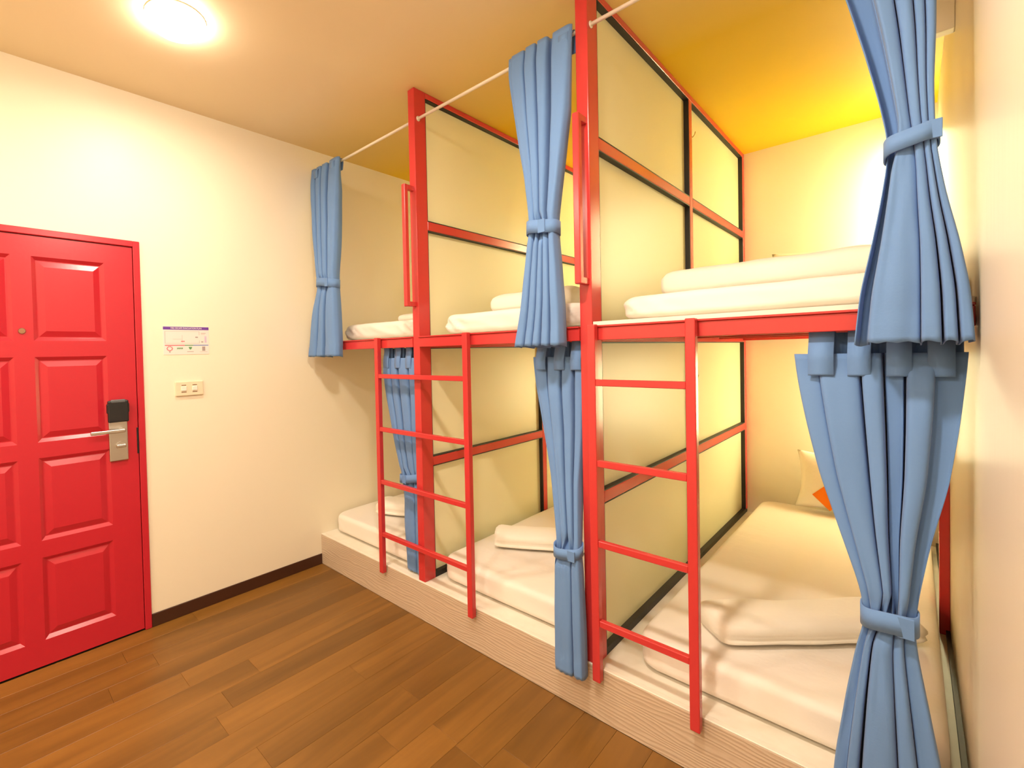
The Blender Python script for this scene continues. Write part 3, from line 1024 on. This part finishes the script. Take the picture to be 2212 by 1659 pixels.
# lower middle
low_mid = curtain('blue tied curtain in front of the lower middle bed', GL,
    [(1.388, 1.662, 1.900, 0.056, 0.018), (1.26, 1.678, 1.900, 0.050, 0.032), (1.08, 1.720, 1.898, 0.038, 0.034), (0.90, 1.764, 1.896, 0.012, 0.034),
     (0.67, 1.815, 1.914, -0.040, 0.024), (0.63, 1.815, 1.914, -0.044, 0.024), (0.58, 1.808, 1.920, -0.046, 0.026), (0.36, 1.806, 1.928, -0.050, 0.032), (0.15, 1.806, 1.932, -0.050, 0.032)],
    pleats([1.0, 1.1, 0.9, 0.8], [0.4, 1, 1, 0.8]), pleats([0.3, 1.9, 1.0], [-0.5, 1, 0.9], [0, 0.02, 0.12]), 0.172, (0.645, 0.040, 0.10, -0.012, 0.55), 5,
    tabs=[(1.715, 0.045, 1.335, 0.05, 1.464, 0.026, 0.058), (1.80, 0.045, 1.335, 0.05, 1.464, 0.026, 0.058), (1.872, 0.045, 1.335, 0.05, 1.464, 0.026, 0.058)])
# lower right
low_right = curtain('large blue tied curtain by the right wall, lower bunk', GL,
    [(1.388, 2.550, 2.882, 0.050, 0.018), (1.31, 2.560, 2.876, 0.044, 0.036), (1.20, 2.580, 2.866, 0.030, 0.042), (1.06, 2.610, 2.848, 0.012, 0.042),
     (0.92, 2.652, 2.818, -0.010, 0.040), (0.78, 2.694, 2.796, -0.034, 0.034), (0.70, 2.703, 2.790, -0.040, 0.030), (0.64, 2.688, 2.796, -0.042, 0.034),
     (0.51, 2.668, 2.816, -0.052, 0.040), (0.33, 2.645, 2.842, -0.056, 0.042), (0.20, 2.635, 2.856, -0.056, 0.042)],
    pleats([0.9, 1.5, 0.8, 0.7, 1.0, 0.9], [0.5, 0.9, 1, 0.2, 1, -0.1], [0.0, 0.02, 0.14, 0.18, 0.14, 0.04]),
    pleats([0.5, 0.5, 1.6, 0.8, 1.0], [0.2, 0.8, 1, 0.8, 0.4], [0.0, 0.1, 0.12, 0.10, 0.08]), 0.215, (0.722, 0.050, 0.04, 0.0, 0.6), 6,
    tabs=[(2.612, 0.055, 1.328, 0.060, 1.464, 0.012, 0.058), (2.690, 0.046, 1.328, 0.060, 1.464, 0.016, 0.058), (2.765, 0.046, 1.328, 0.060, 1.464, 0.020, 0.058), (2.838, 0.046, 1.328, 0.060, 1.464, 0.026, 0.058)])

# the pleated headings of the lower curtains stand up behind their tabs
def heading(t, x0, x1, yb):
    bm = bmesh.new()
    A, B = [], []
    for i in range(61):
        x_ = x0+(x1-x0)*i/60
        y_ = yb+0.005*math.sin(i*0.9)
        A.append(bm.verts.new((x_, y_+0.012, 1.352)))
        B.append(bm.verts.new((x_, y_+0.015, 1.447)))
    for i in range(60):
        bm.faces.new((A[i], A[i+1], B[i+1], B[i]))
    hd = from_bm('heading', bm, M_BLUE, t, True)
    md = hd.modifiers.new('thick', 'SOLIDIFY')
    md.thickness = 0.002
heading(low_right, 2.583, 2.877, 0.064)
heading(low_mid, 1.690, 1.895, 0.066)
heading(low_left, 0.665, 0.905, 0.074)

# ------------------------------------------------------------------ unseen tube lamps added in the bunks
names = ['upright tube lamp in the back corner of the upper right bunk', 'upright tube lamp in the back corner of the upper middle bunk',
         'upright tube lamp in the back corner of the lower right bunk', 'upright tube lamp in the back corner of the lower middle bunk',
         'upright tube lamp in the back corner of the upper left bunk', 'upright tube lamp in the back corner of the lower left bunk']
RB = 0.02
for (x, z0, z1, e), nm in zip(BAY_FILL_LAMPS, names):  # tube form chosen for even light; only the bay glow hints at lamps
    t = empty('tube_lamp', (x, YB, z0), label=nm, cat='lamp', group='bunk tube lamps')
    bm = bmesh.new()
    add_box(bm, x-0.018, x+0.018, YB-0.020, YB-0.0005, z0, z1, 0.003)
    for zz in (z0, z1-0.02):
        add_box(bm, x-0.022, x+0.022, YB-0.144, YB-0.016, zz, zz+0.02, 0.003)
    from_bm('lamp_base', bm, M_WHITEPL, t)
    bm = bmesh.new()
    add_cyl(bm, (x, YB-0.120, z0+0.018), (x, YB-0.120, z1-0.018), RB, 16)
    from_bm('tube', bm, emis('tube_lamp_glow', BAY_COL, e/(math.pi*2*math.pi*RB*(z1-z0-0.036))), t, True)
